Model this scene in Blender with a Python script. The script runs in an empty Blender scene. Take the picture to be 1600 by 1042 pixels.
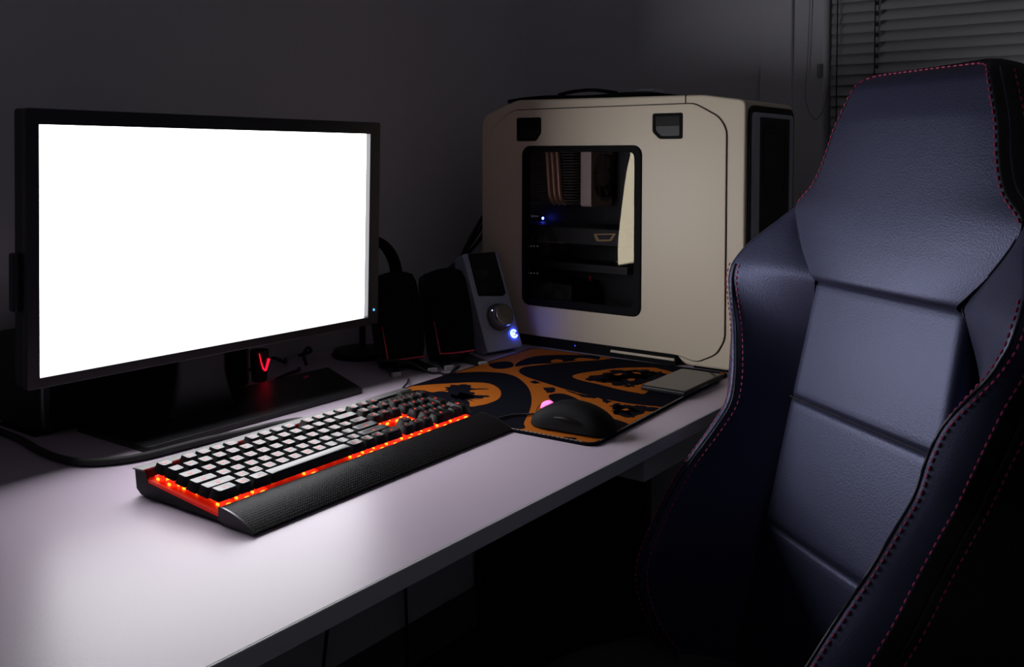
import bpy, bmesh, math, random
from mathutils import Vector, Matrix
random.seed(7)
C = bpy.context.scene.collection
Z0 = 0.73                      # desk top above the floor (m); working units below are mm above the desk top

# ------------------------------------------------------------------ camera, world, exposure
def cam_axes(yaw, pitch, roll):
    c, s = math.cos, math.sin
    f = Vector((c(yaw)*c(pitch), s(yaw)*c(pitch), -s(pitch)))
    r = Vector((s(yaw), -c(yaw), 0))
    u = r.cross(f)
    return r*c(roll)+u*s(roll), u*c(roll)-r*s(roll), f
cam_d = bpy.data.cameras.new('camera')
cam = bpy.data.objects.new('camera', cam_d); C.objects.link(cam)
cr, cu, cf = cam_axes(0.6316, 0.0357, 0.0016)
mw = Matrix(((cr.x, cu.x, -cf.x, 0), (cr.y, cu.y, -cf.y, 0), (cr.z, cu.z, -cf.z, Z0+0.37534), (0, 0, 0, 1)))
cam.matrix_world = mw
cam_d.sensor_width = 36; cam_d.lens = 1483.44/1600*36
cam_d.shift_x = -(807.14-800)/1600; cam_d.shift_y = -(521-298.96)/1600
cam_d.clip_start = 0.02
bpy.context.scene.camera = cam
wd = bpy.data.worlds.new('night'); bpy.context.scene.world = wd; wd.use_nodes = True
wd.node_tree.nodes['Background'].inputs[0].default_value = (0.02, 0.025, 0.04, 1)
wd.node_tree.nodes['Background'].inputs[1].default_value = 0.3
vs = bpy.context.scene.view_settings
vs.view_transform = 'Standard'; vs.look = 'None'; vs.gamma = 1; vs.use_curve_mapping = False
vs.exposure = 0.0
SCREEN = 7.5                   # radiance of the white monitor image, the main lamp of the room

la = bpy.data.lights.new('added_fill_light', 'AREA'); la.shape = 'SQUARE'; la.size = 1.0; la.energy = 0.6; la.color = (0.85, 0.9, 1.0)
lo = bpy.data.objects.new('added_fill_light', la); C.objects.link(lo); lo.location = (-0.2, -1.3, 2.44)   # added fill light behind the camera, lifts the dark walls

# ------------------------------------------------------------------ materials
def mat(name, col, rough=0.5, metal=0.0, spec=0.5, emit=None, es=0.0, bump=None, noise=None, coat=0.0):
    m = bpy.data.materials.new(name); m.use_nodes = True
    nt = m.node_tree; b = nt.nodes['Principled BSDF']
    b.inputs['Base Color'].default_value = (*col, 1)
    b.inputs['Roughness'].default_value = rough
    b.inputs['Metallic'].default_value = metal
    b.inputs['Specular IOR Level'].default_value = spec
    b.inputs['Coat Weight'].default_value = coat
    if emit:
        b.inputs['Emission Color'].default_value = (*emit, 1); b.inputs['Emission Strength'].default_value = es
    tc = nt.nodes.new('ShaderNodeTexCoord')
    if noise:                  # (scale, amount): small unevenness of colour
        n = nt.nodes.new('ShaderNodeTexNoise'); n.inputs['Scale'].default_value = noise[0]; n.inputs['Detail'].default_value = 4
        mx = nt.nodes.new('ShaderNodeMix'); mx.data_type = 'RGBA'
        a = noise[1]
        mx.inputs[6].default_value = (*[max(0, c*(1-a)) for c in col], 1); mx.inputs[7].default_value = (*[min(1, c*(1+a)) for c in col], 1)
        nt.links.new(tc.outputs['Object'], n.inputs['Vector']); nt.links.new(n.outputs['Fac'], mx.inputs[0]); nt.links.new(mx.outputs[2], b.inputs['Base Color'])
    if bump:                   # (kind, scale, strength, distance)
        if bump[0] == 'voronoi':
            t = nt.nodes.new('ShaderNodeTexVoronoi'); out = 'Distance'
        else:
            t = nt.nodes.new('ShaderNodeTexNoise'); t.inputs['Detail'].default_value = 3; out = 'Fac'
        t.inputs['Scale'].default_value = bump[1]
        bp = nt.nodes.new('ShaderNodeBump'); bp.inputs['Strength'].default_value = bump[2]; bp.inputs['Distance'].default_value = bump[3]
        nt.links.new(tc.outputs['Object'], t.inputs['Vector']); nt.links.new(t.outputs[out], bp.inputs['Height']); nt.links.new(bp.outputs['Normal'], b.inputs['Normal'])
    return m
M = {}
M['wall'] = mat('painted_wall', (0.72, 0.71, 0.75), 0.7, spec=0.3, bump=('noise', 180, 0.15, 0.001))
M['ceiling'] = mat('ceiling_paint', (0.85, 0.85, 0.85), 0.9)
M['floor'] = mat('dark_floor', (0.02, 0.018, 0.016), 0.6, noise=(14, 0.4))
M['trim'] = mat('grey_trim', (0.10, 0.10, 0.105), 0.6)
M['desk'] = mat('white_laminate', (0.62, 0.52, 0.63), 0.34, spec=0.29, bump=('noise', 420, 0.12, 0.0006), noise=(5, 0.03))  # pink and lilac screen light put into base and specular colour
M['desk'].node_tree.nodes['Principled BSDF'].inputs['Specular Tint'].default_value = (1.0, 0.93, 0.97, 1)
M['desk_edge'] = mat('grey_edge_band', (0.60, 0.60, 0.63), 0.5)
M['shade_black_board'] = mat('shade_black_board', (0.012, 0.012, 0.013), 0.6)
M['bezel'] = mat('bezel_plastic', (0.018, 0.018, 0.021), 0.28, spec=0.5)
M['black'] = mat('black_plastic', (0.014, 0.014, 0.016), 0.4, spec=0.4)
M['matte_black'] = mat('matte_black', (0.006, 0.0058, 0.007), 0.7, spec=0.14, bump=('noise', 900, 0.3, 0.0004))
M['gloss_black'] = mat('gloss_black', (0.008, 0.008, 0.01), 0.16, spec=0.4)
M['kbody'] = mat('keyboard_body', (0.008, 0.008, 0.009), 0.5, spec=0.2)
M['gunmetal'] = mat('brushed_aluminium', (0.16, 0.155, 0.155), 0.38, metal=0.7, bump=('noise', 500, 0.1, 0.0003))
M['screen'] = mat('lit_screen', (0.02, 0.02, 0.02), 0.3, emit=(0.97, 0.965, 1.0), es=SCREEN)
M['grille'] = mat('speaker_cloth', (0.008, 0.008, 0.009), 0.95, spec=0.1, bump=('voronoi', 700, 0.5, 0.0006))
M['red_reflection_and_mark'] = mat('red_reflection_and_mark', (0.85, 0.06, 0.13), 0.35)
M['grey_rubber'] = mat('grey_rubber', (0.55, 0.54, 0.55), 0.6)
M['silver'] = mat('silver_plastic', (0.50, 0.57, 0.78), 0.38, metal=0.1)
M['chrome'] = mat('brushed_chrome', (0.6, 0.6, 0.63), 0.25, metal=1.0)
M['blue_led'] = mat('blue_led', (0.02, 0.04, 0.2), 0.3, emit=(0.05, 0.09, 1.0), es=22)
M['dim_blue'] = mat('dim_blue_led', (0.01, 0.01, 0.1), 0.4, emit=(0.04, 0.06, 1.0), es=1.2)
M['blue_white'] = mat('blue_white_led', (0.1, 0.1, 0.3), 0.3, emit=(0.45, 0.55, 1.0), es=5)
M['cyan_led'] = mat('cyan_led', (0.02, 0.1, 0.2), 0.3, emit=(0.1, 0.5, 1.0), es=1.5)
M['faint_dot_glow'] = mat('white_dot', (0.3, 0.3, 0.3), 0.3, emit=(0.8, 0.85, 1.0), es=0.06)
M['pink_led'] = mat('pink_wheel', (0.8, 0.2, 0.4), 0.4, emit=(1.0, 0.09, 0.3), es=3.2)
M['case'] = mat('warm_tinted_case', (0.86, 0.745, 0.57), 0.42, spec=0.45, bump=('noise', 900, 0.08, 0.0003))  # warm cast of the screen light mixed into the case colour
M['case_grey'] = mat('case_grey', (0.55, 0.58, 0.64), 0.45)
M['seam'] = mat('dark_seam', (0.03, 0.022, 0.018), 0.8)
M['interior'] = mat('case_interior', (0.005, 0.005, 0.006), 0.6)
M['pcb'] = mat('dark_board', (0.007, 0.008, 0.010), 0.5, noise=(60, 0.6))
M['copper'] = mat('copper_pipe', (0.62, 0.36, 0.26), 0.4, metal=0.6)
M['fins'] = mat('cooler_fins', (0.10, 0.085, 0.08), 0.5, metal=0.4)
M['fan_frame'] = mat('fan_frame', (0.85, 0.70, 0.62), 0.5)
M['fan_blade'] = mat('fan_blade', (0.55, 0.42, 0.50), 0.5)
M['gold'] = mat('gold_print', (0.5, 0.35, 0.12), 0.5)
M['leather'] = mat('black_leather', (0.026, 0.027, 0.056), 0.47, spec=1.0, bump=('voronoi', 480, 0.32, 0.0005))  # black leather; blue screen light put into base and specular colour
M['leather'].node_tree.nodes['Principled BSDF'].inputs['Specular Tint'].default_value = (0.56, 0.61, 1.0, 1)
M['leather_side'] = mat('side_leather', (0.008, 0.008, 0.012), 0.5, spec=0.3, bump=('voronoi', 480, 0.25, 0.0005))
M['seat_leather'] = mat('seat_leather', (0.05, 0.048, 0.052), 0.6, spec=0.4, bump=('voronoi', 480, 0.25, 0.0005))
M['red_thread'] = mat('red_thread', (0.55, 0.05, 0.14), 0.6)
M['piping'] = mat('dark_piping', (0.02, 0.02, 0.035), 0.5, spec=0.3)
M['key'] = mat('keycap_plastic', (0.008, 0.007, 0.0075), 0.35, spec=0.44)
M['legend'] = mat('lit_legend', (0.3, 0.02, 0.02), 0.4, emit=(1.0, 0.06, 0.05), es=1.4)
M['switch'] = mat('lit_switch', (0.3, 0.02, 0.01), 0.4, emit=(1.0, 0.012, 0.004), es=2.4)
M['led'] = mat('orange_led', (0.5, 0.2, 0.02), 0.4, emit=(1.0, 0.13, 0.008), es=6)
M['keyplate'] = mat('red_lit_plate', (0.6, 0.03, 0.015), 0.4, spec=0.3, emit=(1.0, 0.012, 0.003), es=0.2)  # LED backlight put into the plate as red colour and faint glow
M['mat_black'] = mat('mat_cloth_black', (0.006, 0.006, 0.011), 0.9, spec=0.03)
M['mat_orange'] = mat('mat_print_orange', (0.42, 0.115, 0.014), 0.85, spec=0.03, noise=(300, 0.1))
M['stitch_grey'] = mat('grey_stitch', (0.4, 0.4, 0.4), 0.8)
M['phone_glass'] = mat('phone_glass', (0.015, 0.013, 0.012), 0.12, spec=0.2)
M['slat'] = mat('blind_slat', (0.44, 0.44, 0.45), 0.45)
M['cord'] = mat('cord', (0.02, 0.02, 0.02), 0.8)
M['pale_cord'] = mat('pale_cord', (0.35, 0.35, 0.35), 0.8)
M['cup'] = mat('smoked_cup', (0.05, 0.03, 0.035), 0.15, spec=0.5)
M['red_swirl'] = mat('red_glow', (0.5, 0.01, 0.03), 0.3, emit=(1.0, 0.01, 0.045), es=1.2)
M['window_frame'] = mat('window_frame', (0.5, 0.5, 0.5), 0.5)
M['night_glass'] = mat('night_glass', (0.01, 0.012, 0.018), 0.05)
def glass_pane(name, tint, gl):
    m = bpy.data.materials.new(name); m.use_nodes = True; nt = m.node_tree; nt.nodes.clear()
    o = nt.nodes.new('ShaderNodeOutputMaterial'); mx = nt.nodes.new('ShaderNodeMixShader'); t = nt.nodes.new('ShaderNodeBsdfTransparent')
    g = nt.nodes.new('ShaderNodeBsdfGlossy'); f = nt.nodes.new('ShaderNodeFresnel'); f.inputs['IOR'].default_value = 1.62
    t.inputs['Color'].default_value = (*tint, 1); g.inputs['Color'].default_value = (*gl, 1); g.inputs['Roughness'].default_value = 0.02
    nt.links.new(f.outputs[0], mx.inputs[0]); nt.links.new(t.outputs[0], mx.inputs[1]); nt.links.new(g.outputs[0], mx.inputs[2]); nt.links.new(mx.outputs[0], o.inputs['Surface'])
    return m
M['pane'] = glass_pane('smoked_pane', (0.85, 0.82, 0.86), (1.0, 0.88, 0.62))  # warm gloss colour carries the yellow cast of the reflected screen
def dotted(name, col, rough, pitch, spec=0.5):
    # leather-like rubber with a square grid of small dimples
    m = mat(name, col, rough, spec=spec); nt = m.node_tree; b = nt.nodes['Principled BSDF']
    tc = nt.nodes.new('ShaderNodeTexCoord'); sx = nt.nodes.new('ShaderNodeSeparateXYZ'); nt.links.new(tc.outputs['Object'], sx.inputs[0])
    hs = []
    for k in (0, 1):
        mu = nt.nodes.new('ShaderNodeMath'); mu.operation = 'MULTIPLY'; mu.inputs[1].default_value = 2*math.pi/pitch
        si = nt.nodes.new('ShaderNodeMath'); si.operation = 'SINE'
        nt.links.new(sx.outputs[k], mu.inputs[0]); nt.links.new(mu.outputs[0], si.inputs[0]); hs.append(si)
    p = nt.nodes.new('ShaderNodeMath'); p.operation = 'ADD'; nt.links.new(hs[0].outputs[0], p.inputs[0]); nt.links.new(hs[1].outputs[0], p.inputs[1])
    r = nt.nodes.new('ShaderNodeMapRange'); r.inputs[1].default_value = 0.7; r.inputs[2].default_value = 1.5; r.inputs[3].default_value = 1; r.inputs[4].default_value = 0
    nt.links.new(p.outputs[0], r.inputs[0])
    cm = nt.nodes.new('ShaderNodeMix'); cm.data_type = 'RGBA'; cm.inputs[6].default_value = (col[0]*0.15, col[1]*0.15, col[2]*0.15, 1); cm.inputs[7].default_value = (col[0]*2.2, col[1]*2.1, col[2]*2.2, 1)
    nt.links.new(r.outputs[0], cm.inputs[0]); nt.links.new(cm.outputs[2], b.inputs['Base Color'])
    bp = nt.nodes.new('ShaderNodeBump'); bp.inputs['Strength'].default_value = 1.0; bp.inputs['Distance'].default_value = 0.0012
    nt.links.new(r.outputs[0], bp.inputs['Height']); nt.links.new(bp.outputs['Normal'], b.inputs['Normal'])
    return m
M['wrist'] = dotted('dimpled_rubber', (0.006, 0.0055, 0.006), 0.46, 0.0034, 0.07)
M['mesh_dots'] = dotted('perforated_black', (0.01, 0.01, 0.011), 0.6, 0.005)

# ------------------------------------------------------------------ helpers (mm in, metres out)
S_ = 0.001
def thing(name, label, cat, loc, rotz=0.0, group=None):
    o = bpy.data.objects.new(name, None); C.objects.link(o); o.empty_display_size = 0.05
    o.location = (loc[0]*S_, loc[1]*S_, loc[2]*S_+Z0); o.rotation_euler = (0, 0, rotz)
    o['label'] = label; o['category'] = cat
    if group: o['group'] = group
    return o
def finish(name, me, material, parent, smooth=None):
    if material is not None:
        me.materials.clear(); me.materials.append(M[material])
    if smooth is not None:
        for p in me.polygons: p.use_smooth = True
        if smooth < 180:
            me.set_sharp_from_angle(angle=math.radians(smooth))
    o = bpy.data.objects.new(name, me); C.objects.link(o)
    if smooth is not None and smooth <= 40:
        wn = o.modifiers.new('weighted_normal', 'WEIGHTED_NORMAL'); wn.keep_sharp = True; wn.weight = 60
    if parent is not None: o.parent = parent
    return o
def obj(name, bm, material, parent=None, smooth=None, label=None):
    """links a bmesh given in mm (local to its thing, or world mm above the desk if it has no parent)"""
    off = Vector((0, 0, 0 if parent is not None else Z0))
    for v in bm.verts: v.co = v.co*S_ + off
    bmesh.ops.recalc_face_normals(bm, faces=bm.faces)
    me = bpy.data.meshes.new(name); bm.to_mesh(me); bm.free()
    o = finish(name, me, material, parent, smooth)
    if label: o['label'] = label
    return o
def struct(name, bm, material, smooth=None):
    o = obj(name, bm, material, None, smooth); o['kind'] = 'structure'; return o
def tag(o, label, cat, group=None):
    o['label'] = label; o['category'] = cat
    if group: o['group'] = group
    return o
def box(bm, x0, x1, y0, y1, z0, z1, bev=0, seg=2, mx=None):
    b2 = bmesh.new()
    bmesh.ops.create_cube(b2, size=1)
    for v in b2.verts: v.co = Vector(((x0+x1)/2+v.co.x*(x1-x0), (y0+y1)/2+v.co.y*(y1-y0), (z0+z1)/2+v.co.z*(z1-z0)))
    if bev: bmesh.ops.bevel(b2, geom=list(b2.edges), offset=bev, segments=seg, affect='EDGES', profile=0.5)
    merge(bm, b2, mx); return bm
def merge(bm, b2, mx=None):
    if mx is not None: b2.transform(mx)
    me = bpy.data.meshes.new('t'); b2.to_mesh(me); b2.free(); bm.from_mesh(me); bpy.data.meshes.remove(me)
def nb(): return bmesh.new()
def local(bm, t):
    bm.transform((Matrix.Translation((t.location.x*1000, t.location.y*1000, (t.location.z-Z0)*1000)) @ Matrix.Rotation(t.rotation_euler.z, 4, 'Z')).inverted()); return bm
def bx(*a, **k): return box(bmesh.new(), *a, **k)
def loft(bm, rings, closed=True, caps=True):
    vr = [[bm.verts.new(Vector(p)) for p in r] for r in rings]
    n = len(vr[0])
    for a, b in zip(vr[:-1], vr[1:]):
        for i in range(n if closed else n-1):
            j = (i+1) % n
            try: bm.faces.new((a[i], a[j], b[j], b[i]))
            except ValueError: pass
    if caps and closed:
        for r in (vr[0], vr[-1]):
            try: bm.faces.new(r)
            except ValueError: pass
    return bm
def lathe(bm, prof, cx=0, cy=0, n=32, mx=None):
    b2 = bmesh.new()
    rings = [[(cx+r*math.cos(2*math.pi*i/n), cy+r*math.sin(2*math.pi*i/n), z) for i in range(n)] for r, z in prof]
    loft(b2, rings); merge(bm, b2, mx); return bm
def catmull(pts, n):
    pts = [Vector(p) for p in pts]; P = [pts[0]*2-pts[1]]+pts+[pts[-1]*2-pts[-2]]
    out = []
    segs = len(pts)-1
    for k in range(n+1):
        t = k/n*segs; i = min(int(t), segs-1); t -= i
        a, b, c, d = P[i:i+4]
        out.append(0.5*((2*b)+(c-a)*t+(2*a-5*b+4*c-d)*t*t+(3*b-a-3*c+d)*t**3))
    return out
def tube(bm, pts, r, n=8, res=None):
    pts = catmull(pts, res) if res else [Vector(p) for p in pts]
    rings = []; up = None
    for i, p in enumerate(pts):
        t = (pts[min(i+1, len(pts)-1)]-pts[max(i-1, 0)]).normalized()
        if up is None: up = t.orthogonal().normalized()
        s = t.cross(up)
        if s.length < 1e-6: s = t.orthogonal()
        s.normalize(); up = s.cross(t).normalized()
        rr = r(i/(len(pts)-1)) if callable(r) else r
        rings.append([p+rr*(math.cos(2*math.pi*k/n)*s+math.sin(2*math.pi*k/n)*up) for k in range(n)])
    loft(bm, rings); return bm
def plate(outer, holes=(), depth=2.0, bevel=0.0, mx=None):
    """flat plate cut to an outline (2D, mm) with holes, thickness depth centred on its plane; returns a bmesh"""
    cu_ = bpy.data.curves.new('c', 'CURVE'); cu_.dimensions = '2D'; cu_.fill_mode = 'BOTH'
    cu_.extrude = depth/2-bevel; cu_.bevel_depth = bevel; cu_.bevel_resolution = 2; cu_.offset = -bevel
    for lp in [outer]+list(holes):
        s = cu_.splines.new('POLY'); s.points.add(len(lp)-1); s.use_cyclic_u = True
        for q, (x, y) in zip(s.points, lp): q.co = (x, y, 0, 1)
    o = bpy.data.objects.new('c', cu_)
    me = bpy.data.meshes.new_from_object(o)
    bm = bmesh.new(); bm.from_mesh(me)
    bmesh.ops.remove_doubles(bm, verts=bm.verts, dist=0.001)
    bpy.data.objects.remove(o); bpy.data.curves.remove(cu_); bpy.data.meshes.remove(me)
    if mx is not None: bm.transform(mx)
    return bm
def rrect(x0, x1, y0, y1, r, n=6):
    out = []
    for cx, cy, a0 in ((x1-r, y1-r, 0), (x0+r, y1-r, 90), (x0+r, y0+r, 180), (x1-r, y0+r, 270)):
        for k in range(n+1):
            a = math.radians(a0+90*k/n); out.append((cx+r*math.cos(a), cy+r*math.sin(a)))
    return out
def ellipse(cx, cy, rx, ry, n=40): return [(cx+rx*math.cos(2*math.pi*k/n), cy+ry*math.sin(2*math.pi*k/n)) for k in range(n)]
def round_poly(pts, r, n=4):
    out = []; L = len(pts)
    for i in range(L):
        p = Vector(pts[i]); a = (Vector(pts[i-1])-p); b = (Vector(pts[(i+1) % L])-p)
        rr = min(r, a.length*0.45, b.length*0.45)
        A = p+a.normalized()*rr; B = p+b.normalized()*rr
        for k in range(n+1):
            t = k/n; q = A*(1-t)**2+p*2*t*(1-t)+B*t*t; out.append((q.x, q.y))
    return out
def text_mesh(s, size, mx, depth=0.1):
    cu_ = bpy.data.curves.new('t', 'FONT'); cu_.body = s; cu_.size = size; cu_.align_x = 'CENTER'; cu_.align_y = 'CENTER'; cu_.extrude = depth; cu_.resolution_u = 2
    o = bpy.data.objects.new('t', cu_); me = bpy.data.meshes.new_from_object(o)
    bpy.data.objects.remove(o); bpy.data.curves.remove(cu_)
    me.transform(mx); return me
def cp(o, parent, loc=None):
    c = o.copy(); C.objects.link(c); c.parent = parent
    if loc is not None: c.location = loc
    return c
X90 = Matrix.Rotation(math.pi/2, 4, 'X')
# maps plate (a, b) -> (y, z) standing in a plane x = const, normal along x
def in_yz(x): return Matrix(((0, 0, 1, x), (1, 0, 0, 0), (0, 1, 0, 0), (0, 0, 0, 1)))
def in_xz(y): return Matrix(((1, 0, 0, 0), (0, 0, -1, y), (0, 1, 0, 0), (0, 0, 0, 1)))

# ------------------------------------------------------------------ the room
FL = -730; CE = 1750; WB = 1388; WR = 1925; WL = -1300; WF = -2200
struct('floor', bx(WL, WR, WF, WB, FL-40, FL), 'floor')
struct('ceiling', bx(WL, WR, WF, WB, CE, CE+40), 'ceiling')
struct('wall_back', bx(WL, WR+100, WB, WB+100, FL, CE), 'wall')
struct('wall_left', bx(WL-100, WL, WF, WB, FL, CE), 'wall')
struct('wall_front', bx(WL, WR+100, WF-100, WF, FL, CE), 'wall')
WY0, WY1, WZ0, WZ1 = -700, 640, 60, 1350          # window opening in the right wall
struct('wall_right', plate([(WF, FL), (WB, FL), (WB, CE), (WF, CE)], [[(WY0, WZ0), (WY1, WZ0), (WY1, WZ1), (WY0, WZ1)]], 100, 0, in_yz(WR+50)), 'wall')
struct('trim_1', bx(WR-9, WR, 702, 770, FL, CE, bev=2), 'wall')
struct('baseboard_back', bx(WL, WR, WB-12, WB, FL, -640), 'trim')
struct('baseboard_right', bx(WR-12, WR, WF, WB-12, FL, -640), 'trim')
w = thing('window_1', 'dark window closed off by the blind on the right wall', 'window', (WR+60, (WY0+WY1)/2, WZ0)); w['kind'] = 'structure'
hy = (WY1-WY0)/2; hz = WZ1-WZ0
obj('frame', plate([(-hy, 0), (hy, 0), (hy, hz), (-hy, hz)], [[(-hy+45, 45), (-20, 45), (-20, hz-45), (-hy+45, hz-45)], [(20, 45), (hy-45, 45), (hy-45, hz-45), (20, hz-45)]], 30, 2, in_yz(0)), 'window_frame', w)
obj('pane', bx(-3, 3, -hy+46, -21, 46, hz-46), 'night_glass', w)
obj('pane', bx(-3, 3, 21, hy-46, 46, hz-46), 'night_glass', w)
obj('sill', bx(-70, 10, -hy, hy, -18, 0, bev=3), 'window_frame', w)

# venetian blind hanging in the opening
bl = thing('venetian_blind', 'closed grey venetian blind hanging over the window behind the chair', 'blind', (WR+2, 0, 40))
sl = bmesh.new()
a_ = math.radians(62)
prof = []
for k in range(5):
    t = (k/4-0.5)*25; c = 2.2*(1-(t/12.5)**2)
    prof.append((t*math.cos(a_)-c*math.sin(a_), t*math.sin(a_)+c*math.cos(a_)))
top = [(p[0], p[1]) for p in prof]; bot = [(p[0]+0.5, p[1]-0.4) for p in prof]
ring = top+bot[::-1]
loft(sl, [[(x, y, z) for x, z in ring] for y in (-660, 622)])
slat0 = obj('slat', sl, 'slat', bl, 30)
N_SL = 62
for k in range(1, N_SL):
    cp(slat0, bl, (0, 0, k*0.0205))
slat0.location = (0, 0, 0)
obj('head_rail', bx(-14, 16, -664, 626, N_SL*20.5-5, N_SL*20.5+30, bev=2), 'slat', bl)
obj('bottom_rail', bx(-8, 10, -660, 622, -32, -20, bev=2), 'slat', bl)
for y in (608, 535, 200, -200, -560):
    b = nb(); tube(b, [(-14, y, -20), (-14, y, N_SL*20.5)], 1.4, 6); obj('ladder_cord', b, 'cord', bl)
    if y == 535:
        for k in range(N_SL):
            box(b := nb(), -14.5, -12.5, y-7, y-1, k*20.5-3, k*20.5+5)
            obj('ladder_clip', b, 'cord', bl)
cl = thing('cord_cleat', 'small pale cord cleat on the wall left of the blind', 'cleat', (WR, 644, 552))
obj('cleat_plate', bx(-7, 0, -6, 6, -14, 14, bev=2), 'pale_cord', cl)
obj('cleat_horn', bx(-15, -7, -3, 3, -9, 9, bev=1.5), 'pale_cord', cl)
b = nb(); tube(b, [(WR-8, 665, 1180), (WR-8, 662, 900), (WR-8, 668, 600), (WR-8, 672, 500), (WR-8, 655, 455), (WR-8, 636, 470), (WR-8, 625, 520)], 0.9, 6, 40)
tag(obj('blind_cord', b, 'pale_cord', None, 60), 'thin pale pull cord looping beside the blind cleat', 'cord')

# ------------------------------------------------------------------ desk
dk = thing('desk', 'long white laminate desk along the back wall with grey front edge', 'desk', (950, 987, FL))
H = -FL
obj('tabletop', bx(-950, 950, -397.6, 398, H-19, H, bev=0.3, seg=1), 'desk', dk)
obj('edge_band', bx(-950, 950, -400.6, -397.2, H-19, H-0.02, bev=0.9), 'desk_edge', dk, label='grey front edge band')
obj('leg_or_shade_panel', bx(774, 794, -60, 395, 0, H-19), 'shade_black_board', dk)  # added end panel, black to stand in for shade under the desk
obj('leg_or_shade_panel', bx(-940, -920, -380, 395, 0, H-19), 'desk_edge', dk)
obj('drawer', bx(182, 560, -375, -60, H-66, H-19.5, bev=2), 'desk_edge', dk)
for y, xs, lab in ((1300, [(1005, -22), (995, -250), (960, -500), (930, -726)], 'black cable hanging under the desk, nearest the frame bottom'),
        (1318, [(1240, -22), (1236, -300), (1195, -560), (1180, -726)], 'black cable hanging straight down under the desk, second from the left'),
        (1336, [(1290, -22), (1270, -140), (1190, -330), (1110, -250), (1100, -22)], 'black cable hanging in a deep loop under the desk'),
        (1354, [(1230, -22), (1250, -180), (1330, -300), (1430, -330), (1410, -180), (1420, -22)], 'black cable hanging in a wide loop under the desk, right of the straight ones'),
        (1370, [(1450, -22), (1447, -260), (1470, -500), (1480, -726)], 'black cable hanging straight down under the desk, rightmost of the straight ones'),
        (1284, [(1470, -22), (1500, -200), (1560, -300), (1660, -340)], 'black cable running out to the right under the desk towards the dark panel')):
    b = nb(); tube(b, [(x, y, z) for x, z in xs], 3.4, 8, 30)
    tag(obj('power_cable', b, 'cord', None, 60), lab, 'cable', 'cables hanging under the desk')

# ------------------------------------------------------------------ monitor
mo = thing('monitor', 'wide black monitor showing a blank glowing white screen', 'monitor', (835, 1112, 0), -0.0085)
TL = Matrix.Translation((0, 0, 264)) @ Matrix.Rotation(0.0254, 4, 'X')   # slight lean of the head (local origin at the screen centre)
def mon(bm): bm.transform(TL); return bm
OW0, OW1, OZ0, OZ1 = -284, 290, -163, 168
IW0, IW1, IZ0, IZ1 = -268.5, 267.5, -150, 149
obj('bezel', mon(plate(round_poly([(OW0, OZ0), (OW1, OZ0), (OW1, OZ1), (OW0, OZ1)], 4), [[(IW0, IZ0), (IW1, IZ0), (IW1, IZ1), (IW0, IZ1)]], 11, 1.2, in_xz(-1.5))), 'bezel', mo, 40)
obj('screen', mon(bx(IW0-2, IW1+2, 3, 5, IZ0-2, IZ1+2)), 'screen', mo, label='blank glowing white screen')
bh = nb()
loft(bh, [[(x, y, z) for x, z in rrect(x0, x1, z0, z1, r, 4)] for (x0, x1, z0, z1, r, y) in
     ((OW0+0.5, OW1-0.5, OZ0+0.5, OZ1-0.5, 4, 4.2), (OW0+0.5, OW1-0.5, OZ0+0.5, OZ1-0.5, 4, 22), (OW0+12, OW1-12, OZ0+12, OZ1-12, 10, 30), (-200, 205, -120, 130, 14, 46), (-150, 150, -95, 100, 14, 58))])
obj('back_housing', mon(bh), 'black', mo, 35)
obj('side_cover', mon(bx(OW0-7, OW0+1, 8, 24, -72, -2, bev=3)), 'black', mo)
kb_ = nb(); lathe(kb_, [(0, 0), (7, 0), (7, 26), (5, 28), (0, 28)], n=20, mx=Matrix.Translation((OW1+0, 40, 69)) @ Matrix.Rotation(math.pi/2, 4, 'Y'))
kn = obj('side_knob', mon(kb_), 'black', mo, 40)
kb_ = nb(); lathe(kb_, [(0, 28.1), (5.6, 28.1), (5.6, 30), (0, 30.4)], n=20, mx=Matrix.Translation((OW1+0, 40, 69)) @ Matrix.Rotation(math.pi/2, 4, 'Y'))
obj('knob_cap', mon(kb_), 'copper', kn, 40, label='coppery round cap')
kb_ = nb(); lathe(kb_, [(0, 0), (2.2, 0), (1.8, 1.0), (0, 1.2)], n=14, mx=Matrix.Translation((OW1-10, -6.9, IZ0+11)) @ X90)
obj('power_light', mon(kb_), 'cyan_led', mo, 40, label='small blue power light')
bp_ = plate(round_poly([(-151, -35), (230, -29), (302, 132), (-154, 132)], 5), [], 8, 1.0, Matrix.Translation((0, 0, 4)))
obj('base_plate', bp_, 'black', mo, 40)
pm = plate([(215, 96), (228, 97), (240, 112), (226, 108)], [], 0.4, 0, Matrix.Translation((0, 0, 8.2)))
obj('red_mark', pm, 'red_reflection_and_mark', mo, label='small red mark on the base plate')
nk = nb()
loft(nk, [[(x, y, z) for x, y in rrect(-w2, w2, y0, y1, 8, 4)] for (w2, y0, y1, z) in ((55, 60, 118, 8), (42, 62, 110, 60), (38, 58, 100, 180), (38, 56, 92, 300))])
obj('neck', nk, 'black', mo, 40)

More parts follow.
